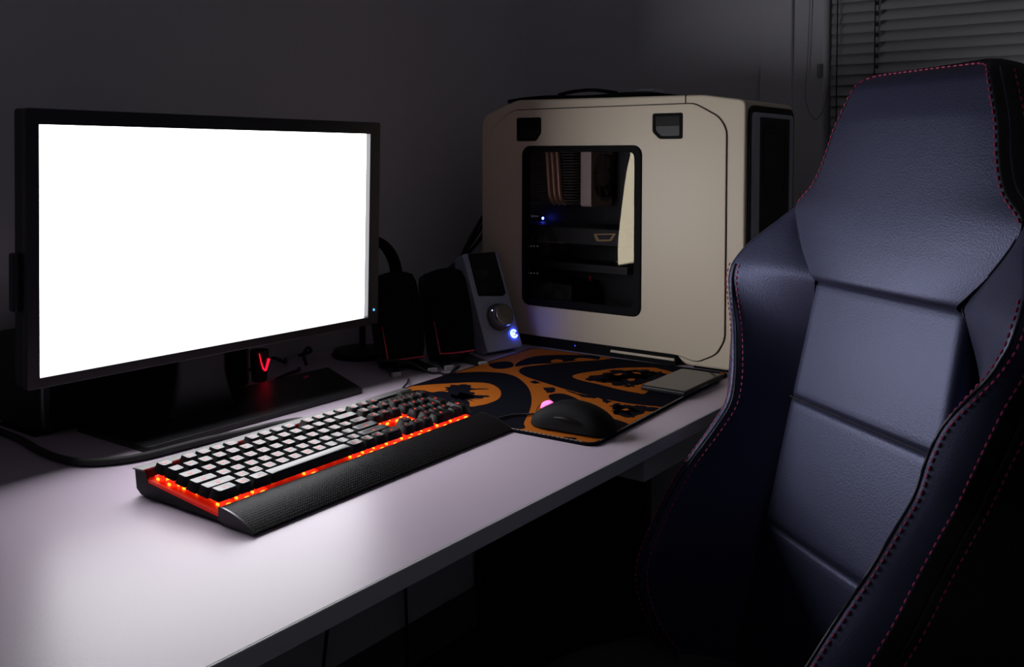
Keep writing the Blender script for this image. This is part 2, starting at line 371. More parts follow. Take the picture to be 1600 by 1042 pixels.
# black centre speaker lying behind the monitor foot
sp = thing('centre_speaker', 'long black box speaker lying in the dark behind the monitor foot', 'speaker', (800, 1312, 0))
obj('cabinet', bx(-164, 182, -60, 62, 3, 132, bev=9, seg=3), 'black', sp, 40)
b = plate(rrect(-148, 170, 12, 124, 6), [], 4, 1, in_xz(-61.5)); obj('grille', b, 'grille', sp)
b = nb(); tube(b, [(-157, -57, 12), (-159, -58, 40), (-159, -58, 100), (-157, -57, 122)], 2.6, 8, 12); obj('edge_highlight', b, 'gunmetal', sp, 60, label='grey highlight strip')  # strip put in for the grey highlight on the rounded edge
for x in (-150, 150): obj('foot', bx(x-15, x+15, -50, 50, 0, 3.2), 'matte_black', sp)
# small cup with a red swirl
cpx = thing('small_cup', 'small dark smoked cup with a glowing red swirl below the monitor edge', 'cup', (1022, 1282, 0))
b = nb(); lathe(b, [(0, 0), (11, 0), (13, 3), (15, 30), (16, 52), (14.4, 52), (13.3, 30), (11.5, 5), (0, 5)], n=28); obj('cup_body', b, 'cup', cpx, 40)
b = nb(); pts = []
for k in range(15):
    t = k/14; pts.append((-13+20*t, -16.6+1.5*math.sin(3.14*t), 50-30*math.sin(min(1, t*1.35)*1.75)+ (18*(t-0.72)/0.28 if t > 0.72 else 0)))
tube(b, pts, lambda t: 0.7+1.6*t, 8, 30); obj('glowing_swirl', b, 'red_swirl', cpx, 60, label='glowing red swirl')

# ------------------------------------------------------------------ keyboard
U1 = 19.05; TILT = 0.0945; KT = 27.0
kb = thing('keyboard', 'black mechanical keyboard with red backlight and a dimpled wrist rest', 'keyboard', (599.8, 818.3, 0), 0.02215)
def ktop(bv): return KT+bv*math.sin(TILT)
PL = 16.5                                       # plate below the key tops
KD = 6*U1+3
# lower body: loft along x of a side profile
bprof = [(-7, 3.5), (6, 1.5), (130, 1.5), (136, 5), (138, 24), (137.5, 29.5), (KD+4, 30.5), (KD+2.5, ktop(KD)-PL-4.4), (-7, ktop(-7)-PL-4.4)]
b = nb(); loft(b, [[(x, y, z) for y, z in bprof] for x in (-3.5, 432.5)]); bd = obj('base', b, 'kbody', kb)
b = nb(); pr_ = [(-4, ktop(-4)-PL-4.2), (KD+2.4, ktop(KD+2.4)-PL-4.2), (KD+2.4, ktop(KD+2.4)-PL), (-4, ktop(-4)-PL)]
loft(b, [[(x, y, z) for y, z in pr_] for x in (-4.6, 433.6)]); obj('key_plate', b, 'keyplate', kb, label='red lit key plate')
b = nb(); pr_ = [(KD+2.5, 30.6), (139, 29.6), (139.5, 31.2), (KD+2.5, 32.4)]
loft(b, [[(x, y, z) for y, z in pr_] for x in (-8, 437)]); obj('rear_strip', b, 'gunmetal', kb, label='grey brushed metal rear strip')
for xx in (-4.2, 433.2):
    b = nb(); pr_ = [(-6, 3), (128, 3), (136, 8), (139, 30.5), (KD+2, 31.2), (KD-2, ktop(KD)-PL-3.6), (-6, ktop(-6)-PL-3.6)]
    loft(b, [[(x, y, z) for y, z in pr_] for x in (xx-1.2, xx+1.2)]); obj('side_cheek', b, 'kbody', kb)
# wrist rest
wp = []
for k in range(13):
    t = k/12; wp.append((-63.5+56*t, 3.2+15.0*math.sin(t*math.pi/2)**0.9 - (0.5 if k == 12 else 0)))
wp2 = [(-62, 0.8)]+wp+[(-7.5, 4), (-20, 0.8)]
b = nb(); loft(b, [[(x, y, z) for y, z in wp2] for x in (-5, -4, 433.6, 434.6)]); obj('wrist_rest', b, 'wrist', kb, 50)
b = nb(); loft(b, [[(x, y, z+0.5) for y, z in wp2] for x in (-7.2, -5)]); obj('wrist_rest_edge', b, 'bezel', kb, 50)
b = nb(); loft(b, [[(x, y, z+0.5) for y, z in wp2] for x in (434.6, 436.8)]); obj('wrist_rest_edge', b, 'bezel', kb, 50)
SC = [1.5, -0.5, -1.0, 0, 1.5, 1.5]
kc_cache = {}
def keycap(wu, bar=False):
    key = (round(wu, 2), bar)
    if key in kc_cache: return kc_cache[key]
    wd_ = wu*U1-0.9; dp = U1-0.9
    b = nb(); h = 10.0; ti = 2.9 if not bar else 1.5
    nx, ny = 7, 5
    # skirt
    lo = rrect(-wd_/2, wd_/2, -dp/2, dp/2, 1.2, 2); hi = rrect(-wd_/2+ti, wd_/2-ti, -dp/2+3.0, dp/2-2.2, 1.8, 2)
    mid = [((a[0]*0.25+c[0]*0.75), (a[1]*0.25+c[1]*0.75)) for a, c in zip(lo, hi)]
    dish = 0.9
    def zt(x, y):
        if bar: return -0.9*(y/(dp/2))**2
        return dish*min(1, (abs(x)/(wd_/2-ti))**2) - 0.35
    rings = [[(x, y, -h) for x, y in lo], [(x, y, -h*0.28) for x, y in mid], [(x, y, zt(x, y)-0.25) for x, y in hi]]
    for f in (0.93, 0.7, 0.4, 0.12):
        rings.append([(x*f, y*f+0.0, zt(x*f, y*f)) for x, y in hi])
    loft(b, rings)
    bmesh.ops.recalc_face_normals(b, faces=b.faces)
    for v in b.verts: v.co *= S_
    me = bpy.data.meshes.new('keycap'); b.to_mesh(me); b.free(); me.materials.append(M['key'])
    for p in me.polygons: p.use_smooth = True
    me.set_sharp_from_angle(angle=math.radians(38))
    kc_cache[key] = me; return me
b = nb(); box(b, -7, 7, -7, 7, 0, 3.2); box(b, -4, 4, -4.6, 4.6, 3.2, 6.0)
for v in b.verts: v.co *= S_
sw_me = bpy.data.meshes.new('switch'); b.to_mesh(sw_me); b.free(); sw_me.materials.append(M['switch'])
b = nb(); box(b, -2.4, 2.4, -8.3, -6.6, 0.0, 3.0); box(b, -8.6, -6.9, -1.8, 1.8, 0.2, 2.6)
for v in b.verts: v.co *= S_
led_me = bpy.data.meshes.new('led'); b.to_mesh(led_me); b.free(); led_me.materials.append(M['led'])
leg_cache = {}
def legend(s, size):
    if (s, size) not in leg_cache:
        me = text_mesh(s, size*S_, Matrix.Identity(4), 0.00006); me.materials.append(M['legend']); leg_cache[(s, size)] = me
    return leg_cache[(s, size)]
RX = Matrix.Rotation(TILT, 4, 'X')
def key(c, r, s, w=1.0, h2=False):
    bv = r*U1+U1/2+(1.04 if r == 5 else 0) + (U1/2 if h2 else 0)
    z = ktop(bv)+SC[r]
    bar = w > 5
    o = bpy.data.objects.new('keycap', keycap(w, bar)); C.objects.link(o); o.parent = kb
    o.location = (c*U1*S_, bv*math.cos(TILT)*S_, z*S_); o.rotation_euler = (TILT, 0, 0)
    if h2: o.scale = (1, (2*U1-0.9)/(U1-0.9), 1)
    sw = bpy.data.objects.new('switch', sw_me); C.objects.link(sw); sw.parent = o; sw.location = (0, 0, (-PL-SC[r])*S_)
    ld = bpy.data.objects.new('led', led_me); C.objects.link(ld); ld.parent = o; ld.location = (0, 0, (-PL-SC[r])*S_)
    if s:
        me = legend(s, 5.6 if len(s) == 1 else (3.4 if len(s) < 4 else 2.6))
        lg = bpy.data.objects.new('legend', me); C.objects.link(lg); lg.parent = o
        lg.location = (0, 0.0012 if len(s) == 1 else 0.0004, 0.00012 - 0.00022)
    return o
def row(r, x, items):
    for s, w_ in items:
        if s != '_': key(x+w_/2, r, s, w_)
        x += w_
row(5, 0, [('Esc', 1), ('_', 2/3)]+[('F%d' % i, 1) for i in (1, 2, 3, 4)]+[('_', 2/3)]+[('F%d' % i, 1) for i in (5, 6, 7, 8)]+[('_', 2/3)]+[('F%d' % i, 1) for i in (9, 10, 11, 12)]+[('_', .25), ('Prt', 1), ('Scr', 1), ('Brk', 1)])
row(4, 0, [(c, 1) for c in "`1234567890-="]+[('Back', 2), ('_', .25), ('Ins', 1), ('Hm', 1), ('Up', 1), ('_', .25), ('Nm', 1), ('/', 1), ('*', 1), ('-', 1)])
row(3, 0, [('Tab', 1.5)]+[(c, 1) for c in "QWERTYUIOP[]"]+[('\\', 1.5), ('_', .25), ('Del', 1), ('End', 1), ('Dn', 1), ('_', .25), ('7', 1), ('8', 1), ('9', 1)])
row(2, 0, [('Caps', 1.75)]+[(c, 1) for c in "ASDFGHJKL;'"]+[('Enter', 2.25), ('_', 3.5), ('4', 1), ('5', 1), ('6', 1)])
row(1, 0, [('Shift', 2.25)]+[(c, 1) for c in "ZXCVBNM,./"]+[('Shift', 2.75), ('_', 1.25), ('^', 1), ('_', 1.25), ('1', 1), ('2', 1), ('3', 1)])
row(0, 0, [('Ctrl', 1.5), ('Win', 1), ('Alt', 1.25), ('', 6.5), ('Alt', 1.25), ('Fn', 1), ('Mn', 1), ('Ctrl', 1.5), ('_', .25), ('<', 1), ('v', 1), ('>', 1), ('_', .25), ('0', 2), ('.', 1)])
key(22, 2, '+', 1, True); key(22, 0, 'Ent', 1, True)
b = nb(); loft(b, [[(x, y, z) for y, z in ((98.5, ktop(98)-PL), (KD+2, ktop(KD)-PL), (KD+2, ktop(KD)-8), (98.5, ktop(98)-8))] for x in (18.4*U1, 22.5*U1)]); mp = obj('media_panel', b, 'kbody', kb)
for k in range(4):
    b = nb(); box(b, 18.6*U1+k*18.4, 18.6*U1+k*18.4+16, 101, 110, ktop(105)-8, ktop(105)-4.5, bev=1); obj('media_key', b, 'key', mp, 40)
b = nb(); lathe(b, [(0, 0), (6.5, 0), (6.5, 22), (0, 22)], n=24, mx=Matrix.Translation((21.2*U1, 116, ktop(116)-8)) @ Matrix.Rotation(math.pi/2, 4, 'Y')); obj('volume_roller', b, 'gunmetal', mp, 40)
# its thick cable
b = nb(); tube(b, [(575, 1372, 40), (604, 1345, 12), (612, 1300, 5), (610, 1248, 5), (602, 1189, 5), (600, 1137, 5), (609, 1096, 5), (636, 1070, 5), (671, 1058, 5), (716, 1055, 5), (759, 1052, 5), (805, 1043, 5), (845, 1030, 8), (868, 1000, 14), (872, 955, 18)], 4.8, 10, 90)
obj('cable', local(b, kb), 'cord', kb, 60, label='thick black braided cable')
for k, (pts, lab) in enumerate([([(470, 1330, 3), (510, 1340, 3), (545, 1355, 3), (540, 1378, 3)], 'thin black cable at the left frame edge, nearer the wall'),
        ([(440, 1240, 3), (500, 1262, 3), (550, 1282, 3), (585, 1300, 3), (592, 1340, 3), (560, 1378, 3)], 'thin black cable at the left frame edge, nearer the desk front')]):
    b = nb(); tube(b, pts, 2.8, 8, 30); tag(obj('thin_cable', b, 'cord', None, 60), lab, 'cable')

# ------------------------------------------------------------------ mouse mat
TH = math.radians(3.1)
mm = thing('mouse_mat', 'large cloth mouse mat printed with orange and black blotches', 'mouse mat', (1041, 636, 0), TH)
obj('mat_body', plate(rrect(0, 491, 0, 402, 16), [], 4, 0.6, Matrix.Translation((0, 0, 2))), 'mat_black', mm)
obj('orange_print', plate(rrect(5, 486, 5, 397, 12), [], 0.2, 0, Matrix.Translation((0, 0, 4.0))), 'mat_orange', mm, label='orange cloth print')
# print shapes, in world mm on the desk, turned into mat coordinates and clipped to the printed area
def clip(poly, x0, x1, y0, y1):
    for ax, lim, sg in ((0, x0, 1), (0, x1, -1), (1, y0, 1), (1, y1, -1)):
        out = []
        for i in range(len(poly)):
            a, b2 = poly[i-1], poly[i]
            ia, ib = (a[ax]-lim)*sg >= 0, (b2[ax]-lim)*sg >= 0
            if ia != ib:
                t = (lim-a[ax])/(b2[ax]-a[ax]); out.append((a[0]+(b2[0]-a[0])*t, a[1]+(b2[1]-a[1])*t))
            if ib: out.append(b2)
        poly = out
        if not poly: return []
    return poly
def to_mat(p):
    x, y = p[0]-1041, p[1]-636
    return (x*math.cos(TH)+y*math.sin(TH), -x*math.sin(TH)+y*math.cos(TH))
def blot(cx, cy, rx, ry, n, amp, ang=0, seed=0):
    rd = random.Random(seed); out = []
    for k in range(n):
        f = 1+amp*(rd.random()-0.5)*(1 if k % 2 else 1.6)
        a = 2*math.pi*k/n; x, y = rx*f*math.cos(a), ry*f*math.sin(a)
        out.append((cx+x*math.cos(ang)-y*math.sin(ang), cy+x*math.sin(ang)+y*math.cos(ang)))
    return out
def smooth(poly, k=5):
    n = len(poly); out = []
    for i in range(n):
        p0, p1, p2, p3 = (Vector(poly[(i+j-1) % n]) for j in range(4))
        for q in range(k):
            t = q/k; v = 0.5*((2*p1)+(p2-p0)*t+(2*p0-5*p1+4*p2-p3)*t*t+(3*p1-p0-3*p2+p3)*t**3); out.append((v.x, v.y))
    return out
def ragged(poly, amp, k=4, seed=1):
    rd = random.Random(seed); n = len(poly); out = []
    for i in range(n):
        a, c = Vector(poly[i]), Vector(poly[(i+1) % n]); d = (c-a); nn = Vector((-d.y, d.x)).normalized() if d.length > 1e-6 else Vector((0, 1))
        for q in range(k):
            v = a+d*(q/k)+nn*amp*(rd.random()-0.5)*2*(0.35 if q == 0 else 1); out.append((v.x, v.y))
    return out
def printed(name, polys, mname, z, sm=True):
    for p in polys:
        p = clip([to_mat(q) for q in (smooth(p) if sm else p)], 5.5, 485.5, 5.5, 396.5)
        if len(p) < 3: continue
        obj(name, plate(p, [], 0.12, 0, Matrix.Translation((0, 0, z))), mname, mm)
PX = {}
PX['oval1']=[(1048,991),(1115,1054),(1153,1062),(1200,1057),(1258,1037),(1292,995),(1292,951),(1251,895),(1200,849),(1139,807),(1071,770),(1042,754),(1003,809),(945,871)]
PX['oval2']=[(1323,962),(1354,975),(1384,963),(1437,935),(1486,899),(1562,859),(1591,788),(1511,669),(1316,640),(1270,641),(1255,672),(1248,721),(1259,803),(1281,878),(1299,929)]
PX['oval4']=[(1211,824),(1229,827),(1239,814),(1226,782),(1192,735),(1165,687),(1144,641),(1072,620),(1077,645),(1114,694),(1134,738),(1181,791)]
PX['eyeA']=[(1064,1033),(1100,1040),(1129,1040),(1160,1022),(1187,1000),(1211,977),(1222,950),(1207,919),(1183,895),(1155,878),(1128,873),(1106,876),(1092,884),(1113,903),(1134,939),(1138,977),(1123,986),(1124,1008),(1107,1019),(1076,1017)]
PX['eyeC']=[(1348,868),(1372,869),(1399,859),(1447,837),(1485,796),(1487,776),(1466,729),(1421,726),(1383,729),(1319,712),(1313,725),(1316,761),(1326,806),(1333,845)]
PX['creatA']=[(1157,986),(1174,994),(1186,982),(1198,979),(1187,961),(1182,953),(1195,927),(1171,944),(1160,937),(1149,918),(1157,897),(1136,903),(1122,917),(1097,904),(1106,922),(1126,949),(1137,967)]
PX['blobC']=[(1338,838),(1370,845),(1410,832),(1429,839),(1445,811),(1468,786),(1452,762),(1456,744),(1426,744),(1404,736),(1379,746),(1360,747),(1356,765),(1334,771),(1345,797),(1338,813)]
PX['band']=[(1218,720),(1240,722),(1234,710),(1243,697),(1243,683),(1251,666),(1247,642),(1229,648),(1220,663),(1186,658),(1180,675),(1187,695),(1208,705)]
PX['b1']=[(1250,861),(1263,850),(1250,837),(1237,833),(1226,837)]
PX['b2']=[(1271,903),(1285,902),(1277,884),(1265,888)]
PX['b3']=[(1259,825),(1257,806),(1252,780),(1262,765),(1243,759),(1239,779)]
PX['b4']=[(1251,759),(1256,748),(1245,736),(1245,725),(1228,728)]
PX['oval3']=[(1338,1040),(1365,1037),(1377,1022),(1364,1004),(1342,992),(1321,1000),(1318,1015)]
PX['o3b']=[(1352,992),(1402,1012),(1450,1009),(1490,970),(1515,921),(1488,902),(1480,922),(1449,934),(1414,952),(1387,974)]
PX['orb']=[(1426,965),(1443,966),(1445,954),(1434,945),(1418,955)]
PX['orb2']=[(1462,938),(1483,933),(1485,901),(1468,915)]
PX['corner']=[(1046,687),(1052,671),(1019,653),(1023,672)]
PX['front']=[(1045,657),(1031,638),(1049,621),(1066,628),(1060,644)]
printed('black_print', [PX['oval1'], PX['oval2'], PX['oval4'], PX['oval3'], PX['o3b']], 'mat_black', 4.16)
printed('orange_print', [PX['eyeA'], PX['eyeC'], PX['orb'], PX['orb2']], 'mat_orange', 4.28)
printed('black_print', [ragged(PX['creatA'], 4.5, 4, 2), ragged(PX['blobC'], 5, 4, 3), ragged(PX['band'], 6, 4, 4), ragged(PX['b1'], 2, 3, 5), PX['b2'], ragged(PX['b3'], 2.5, 3, 6), ragged(PX['b4'], 3, 3, 7), PX['corner']]
    + [smooth(x_, 2) for x_ in []] + [blot(1420, 786, 34, 22, 26, 0.9, 0.4, 3), blot(1378, 800, 26, 20, 22, 0.9, 0.1, 5), blot(1352, 755, 18, 12, 20, 1.0, 0, 8), blot(1455, 762, 16, 12, 18, 1, 0, 9),
       blot(1208, 690, 24, 15, 22, 0.9, 0.5, 11), blot(1128, 930, 20, 30, 22, 0.8, 0, 12)], 'mat_black', 4.40, False)
printed('orange_print', [blot(1385, 775, 10, 6, 9, 0.4, 0, 21), blot(1405, 812, 9, 6, 9, 0.4, 0, 22), blot(1433, 790, 5, 9, 9, 0.5, 0, 23), blot(1214, 688, 6, 5, 9, 0.4, 0, 24)], 'mat_orange', 4.52, False)
b = nb()
for k in range(60):                                # stitched front hem
    x = 20+k*7; box(b, x, x+5, 2.2, 3.2, 4.0, 4.5)
for k in range(16):
    y = 20+k*7; box(b, 2.2, 3.2, y, y+5, 4.0, 4.5)
hm = obj('hem_stitching', b, 'stitch_grey', mm); hm['kind'] = 'stuff'

# ------------------------------------------------------------------ mouse
ms = thing('computer_mouse', 'black curved mouse with a glowing pink wheel on the mat', 'mouse', (1086, 697, 4.7), math.radians(5))
def mouse_z(x, y):
    t = (y+62)/124.0                              # 0 rear .. 1 front
    hgt = 37.5*(max(0.0, math.sin(math.pi*min(1, (t*0.80+0.10)))))**0.72
    hw_ = 31*(1-0.10*math.sin(math.pi*t))*(max(1e-4, 1-(abs(2*t-1))**5))**0.5
    q = min(1, abs(x)/max(hw_, 1e-3))
    return hgt*(1-q**3.2)**0.6
rings = []
NY = 28
for i in range(NY+1):
    t = i/NY; t = 0.5-0.5*math.cos(math.pi*t); y = -62+124*t
    hw_ = 31*(1-0.10*math.sin(math.pi*t))*(max(0.0, 1-abs(2*t-1)**5))**0.5+0.4
    top_h = 5+33*(math.sin(math.pi*(t*0.74+0.14)))**1.0*(max(0.02, 1-abs(2*t-1)**6))**0.5
    rg = [(-hw_*0.9, y, 0.8), (-hw_*0.97, y, 3)]
    for k in range(17):
        a = math.pi*(1-k/16); ca, sa = math.cos(a), math.sin(a)
        rg.append((hw_*math.copysign(abs(ca)**0.62, ca)*(1-0.06*sa), y, 3+(top_h-3)*abs(sa)**0.8))
    rg += [(hw_*0.97, y, 3), (hw_*0.9, y, 0.8)]
    rings.append(rg)
b = nb(); loft(b, rings); obj('shell', b, 'matte_black', ms, 60)
b = nb(); lathe(b, [(0, -5), (9, -5), (10.5, -3), (10.5, 3), (9, 5), (0, 5)], n=28, mx=Matrix.Translation((0, 40, 22.2)) @ Matrix.Rotation(math.pi/2, 4, 'Y'))
obj('scroll_wheel', b, 'pink_led', ms, 40, label='glowing pink scroll wheel')
b = nb(); tube(b, [(-30.6, -22, 18), (-31.2, -4, 21), (-30.4, 14, 20)], lambda t: 1.2+1.6*math.sin(math.pi*t), 8, 14); obj('side_button', b, 'kbody', ms, 60)
b = nb(); tube(b, [(0, 46, 30), (0, 56, 22), (0, 61, 10)], 0.6, 6, 8); obj('button_gap', b, 'gloss_black', ms, 60)
b = nb(); tube(b, [(1108, 763, 10), (1104, 780, 7), (1085, 800, 6.5), (1060, 806, 6.5), (1042, 812, 6.5), (1040, 830, 6.5), (1046, 880, 6.5), (1060, 960, 6.5), (1090, 1020, 6.5), (1140, 1055, 6.0), (1170, 1080, 3)], 1.7, 8, 70)
obj('cable', local(b, ms), 'cord', ms, 60, label='thin black cable')

# ------------------------------------------------------------------ phone
ph = thing('smartphone', 'black smartphone lying screen up on the mat corner by the case', 'phone', (1406, 690, 4.2), math.radians(0.8))
obj('phone_body', bx(-75, 75, -39, 39, 0, 8.6, bev=3, seg=3), 'black', ph, 40)
obj('phone_screen', plate(rrect(-72, 72, -36, 36, 6), [], 0.5, 0.1, Matrix.Translation((0, 0, 8.65))), 'phone_glass', ph)
obj('earpiece', bx(58, 60, -8, 8, 8.8, 9.05), 'gunmetal', ph)
obj('side_key', bx(-20, 10, -39.8, -38.5, 3, 5.6, bev=0.4), 'gunmetal', ph)

# ------------------------------------------------------------------ satellite speakers, control pod, headphones
def satellite(label, x, y, group):
    s = thing('satellite_speaker', label, 'speaker', (x, y, 0), -0.42, group)
    back = Matrix.Translation((0, 0, 22)) @ Matrix.Rotation(-0.37, 4, 'X')
    b = nb(); rg = []
    for k in range(11):
        t = k/10; z = 152*t
        hw_ = 37+4.5*math.sin(t*math.pi*0.75); dp = 62-16*t
        if k in (0, 10): hw_ -= 3
        rg.append([(xx, yy+ dp/2-4*math.sin(math.pi*t), z) for xx, yy in rrect(-hw_, hw_, -dp/2, dp/2, 12, 4)])
    loft(b, rg); b.transform(back); obj('cabinet', b, 'black', s, 40)
    b = nb(); rg = []
    for k in range(11):
        t = k/10; z = 3+148*t; hw_ = 35+4.5*math.sin(t*math.pi*0.75) - (4 if k in (0, 10) else 0)
        yy = -4*math.sin(math.pi*t)
        rg.append([(hw_*q, yy-1.5-5*(1-q*q), z+6*(t > .9)*(1-q*q)) for q in [-1+2*i/10 for i in range(11)]])
    b2 = nb(); loft(b2, rg, closed=False); b2.transform(back); obj('grille', b2, 'grille', s, 60)
    b = nb(); tube(b, [(-37.5, -3, 60), (-37, -2.5, 30), (-36, -2, 4), (-32, -3, 0.5), (0, -7.5, -1), (34, -3, 0.5)], 1.3, 8, 30); b.transform(back); obj('reflection_strip', b, 'red_reflection_and_mark', s, 60, label='lower edge strip in the red of the keyboard reflection')  # trim coloured red to stand in for the keyboard's reflection
    obj('stem', bx(-16, 16, 8, 36, 6, 40, bev=5), 'black', s, 40)
    for sx in (-1, 1):
        b = nb()
        loft(b, [[(sx*(18+16*t)+w_, 22-52*t, z) for w_, z in ((-9, 0.6), (9, 0.6), (8, 16-7*t), (-8, 16-7*t))] for t in (0, .25, .5, .75, 1)])
        ft = obj('foot', b, 'black', s, 40)
        obj('foot_tip', bx(sx*34-8.2, sx*34+8.2, -37, -29.5, 0.2, 8.6, bev=1.5), 'grey_rubber', ft, label='grey rubber tip')
satellite('black speaker nearer the monitor, left of the pair', 1222, 1132, 'small speakers')
satellite('black speaker touching the silver control pod, right of the pair', 1316, 1094, 'small speakers')
pd = thing('control_pod', 'silver volume control pod with black display, chrome knob and blue ring light', 'controller', (1442, 1080, 0), -0.205)
PF = Matrix.Translation((0, 0, 9)) @ Matrix.Rotation(-0.396, 4, 'X')
def pod(bm): bm.transform(PF); return bm
b = nb()
loft(b, [[(x, y, z) for x, z in rrect(-44.5+i, 44.5-i, i, 195-i, 5, 4)] for i, y in ((2, 0), (0, 1.5), (0, 26), (6, 40))])
obj('pod_body', pod(b), 'silver', pd, 40)
b = plate(round_poly([(-33, 109), (28, 103), (36, 108), (36, 194), (-33, 194)], 4), [], 2, 0.5, in_xz(-0.4)); dp = obj('display', pod(b), 'gloss_black', pd, 40)
b = plate(rrect(-28, 31, 140, 160, 2), [], 0.6, 0, in_xz(-1.6)); obj('display_glass', pod(b), 'night_glass', dp)
for r_ in range(2):
    for k in range(5):
        b = bx(-24+k*11, -17+k*11, -2.0, -1.2, 114+r_*9, 118+r_*9, bev=0.5); obj('small_button', pod(b), 'black', dp)
KX, KZ = 1, 63
def on_face(x, z, y=0): return PF @ Matrix.Translation((x, y, z)) @ X90
b = nb(); lathe(b, [(0, 0), (36, 0), (36, 1.2), (32, 2.0), (29, 0.8), (0, 0.8)], n=48); b.transform(on_face(KX-2, KZ)); obj('knob_dish', b, 'silver', pd, 40)
b = nb(); lathe(b, [(0, 0.5), (27, 0.5), (26, 7), (22, 9.5), (0, 9.5)], n=48); b.transform(on_face(KX, KZ)); kb2 = obj('knob_collar', b, 'gunmetal', pd, 40)
b = nb(); lathe(b, [(0, 9), (22, 9), (22, 21), (20.5, 23), (18.5, 23.3), (0, 22.6)], n=48); b.transform(on_face(KX, KZ)); obj('volume_knob', b, 'chrome', kb2, 40, label='brushed chrome knob')
b = nb(); tube(b, [(30+7*math.cos(0.6+5.2*k/24), -1.0, 27+7*math.sin(0.6+5.2*k/24)) for k in range(25)], 1.5, 8); b.transform(PF); obj('ring_light', b, 'blue_led', pd, 60, label='glowing blue ring light')
b = nb(); lathe(b, [(0, 0), (3, 0), (2.6, 1.2), (0, 1.4)], n=16); b.transform(on_face(30, 27)); obj('power_dot', b, 'blue_white', pd, 40)
b = nb(); lathe(b, [(0, 0), (1.6, 0), (1.2, 1), (0, 1.2)], n=12); b.transform(on_face(KX-17, KZ+13, -9.5)); obj('dial_light', b, 'blue_white', pd, 40)
obj('pod_stand', bx(-34, 34, 14, 80, 0, 9, bev=3), 'black', pd, 40)
b = nb(); loft(b, [[(x, y, z) for x, y in rrect(-16, 16, y0, y1, 4, 3)] for y0, y1, z in ((50, 74, 8), (52, 72, 60), (58, 74, 90))]); obj('stand_arm', b, 'black', pd, 40)

hs = thing('headphone_stand', 'black headphone stand behind the speakers with a round foot', 'stand', (1270, 1290, 0))
b = nb(); lathe(b, [(0, 0), (56, 0), (58, 4), (54, 12), (20, 16), (0, 16)], n=40); obj('stand_foot', b, 'black', hs, 40)
b = nb(); tube(b, [(0, 0, 14), (0, 0, 195)], 6, 14); obj('pole', b, 'black', hs, 50)
b = nb(); tube(b, [(-34, 0, 196), (-20, 0, 205), (0, 0, 209), (20, 0, 205), (34, 0, 196)], 6, 12, 16); obj('hanger', b, 'black', hs, 50)
hd = thing('headphones', 'black headphones hanging on their stand behind the monitor edge', 'headphones', (1270, 1290, 132))
b = nb(); rg = []
for k in range(29):
    a = math.radians(-8+196*k/28); ra, rb = 90, 84
    th = 4+4.5*math.sin(math.pi*k/28)
    ct, st = math.cos(a), math.sin(a)
    rg.append([(ct*(ra+q), w_, st*(rb+q)+4) for q, w_ in ((0, -13), (th, -15), (th, 15), (0, 13))])
loft(b, rg); obj('headband', b, 'matte_black', hd, 40)
for sx in (-1, 1):
    b = nb(); lathe(b, [(0, 0), (34, 0), (40, 6), (40, 20), (34, 28), (0, 28)], n=32, mx=Matrix.Translation((sx*64, 0, -34)) @ Matrix.Rotation(sx*math.pi/2, 4, 'Y')); c_ = obj('ear_cup', b, 'matte_black', hd, 40)
    b = nb(); lathe(b, [(0, -12), (30, -12), (36, -6), (34, -0.5), (0, -0.5)], n=32, mx=Matrix.Translation((sx*64, 0, -34)) @ Matrix.Rotation(sx*math.pi/2, 4, 'Y')); obj('ear_pad', b, 'leather_side', c_, 40)
    obj('yoke', bx(sx*91-4, sx*91+4, -9, 9, -20, 10, bev=2), 'black', hd, 40)
cbd = thing('cable_bundle', 'three thick black cables rising behind the left edge of the computer case', 'cables', (1500, 1290, 0))
for k, (dx, dz) in enumerate([(0, 0), (16, -16), (34, -36)]):
    b = nb(); tube(b, [(1690, 1290+11*k, 290+dz*.5), (1640+dx, 1290+11*k, 247+dz), (1585+dx*.7, 1288+11*k, 192+dz*.8), (1545+dx*.3, 1284+11*k, 150+dz*.3), (1490, 1282+11*k, 95), (1450+6*k, 1284+11*k, 40), (1420+8*k, 1290+11*k, 5), (1380, 1310+11*k, 4.2)], lambda t: 4.0 + (4.5 if 0.42 < t < 0.58 else 0), 8, 60)
    obj('cable', local(b, cbd), 'cord', cbd, 60)
for pts, lab in (([(1040, 1345, 4), (1060, 1330, 12), (1085, 1325, 22), (1120, 1335, 8), (1150, 1368, 4)], 'black cable arching left in the tangle behind the monitor base'),
        ([(1140, 1300, 4), (1150, 1318, 18), (1170, 1330, 26), (1190, 1345, 14), (1185, 1372, 4)], 'black cable arching right in the tangle behind the monitor base'),
        ([(1035, 1256, 3.2), (1070, 1266, 5), (1100, 1276, 4), (1115, 1290, 3.2)], 'short black cable end lying just behind the monitor base plate')):
    b = nb(); tube(b, pts, 3, 8, 40); tag(obj('loose_cable', b, 'cord', None, 60), lab, 'cable', 'tangle of cables behind the monitor base')
b = nb(); tube(b, [(1170, 1150, 26), (1205, 1118, 22), (1228, 1085, 3.5), (1240, 1072, 2.2), (1236, 1060, 2.2), (1245, 1052, 2.2), (1262, 1062, 2.2), (1300, 1078, 2.2)], 2, 8, 50)
tag(obj('speaker_cable', b, 'cord', None, 60), 'thin black cable hooking down to the desk in front of the small speakers', 'cable')

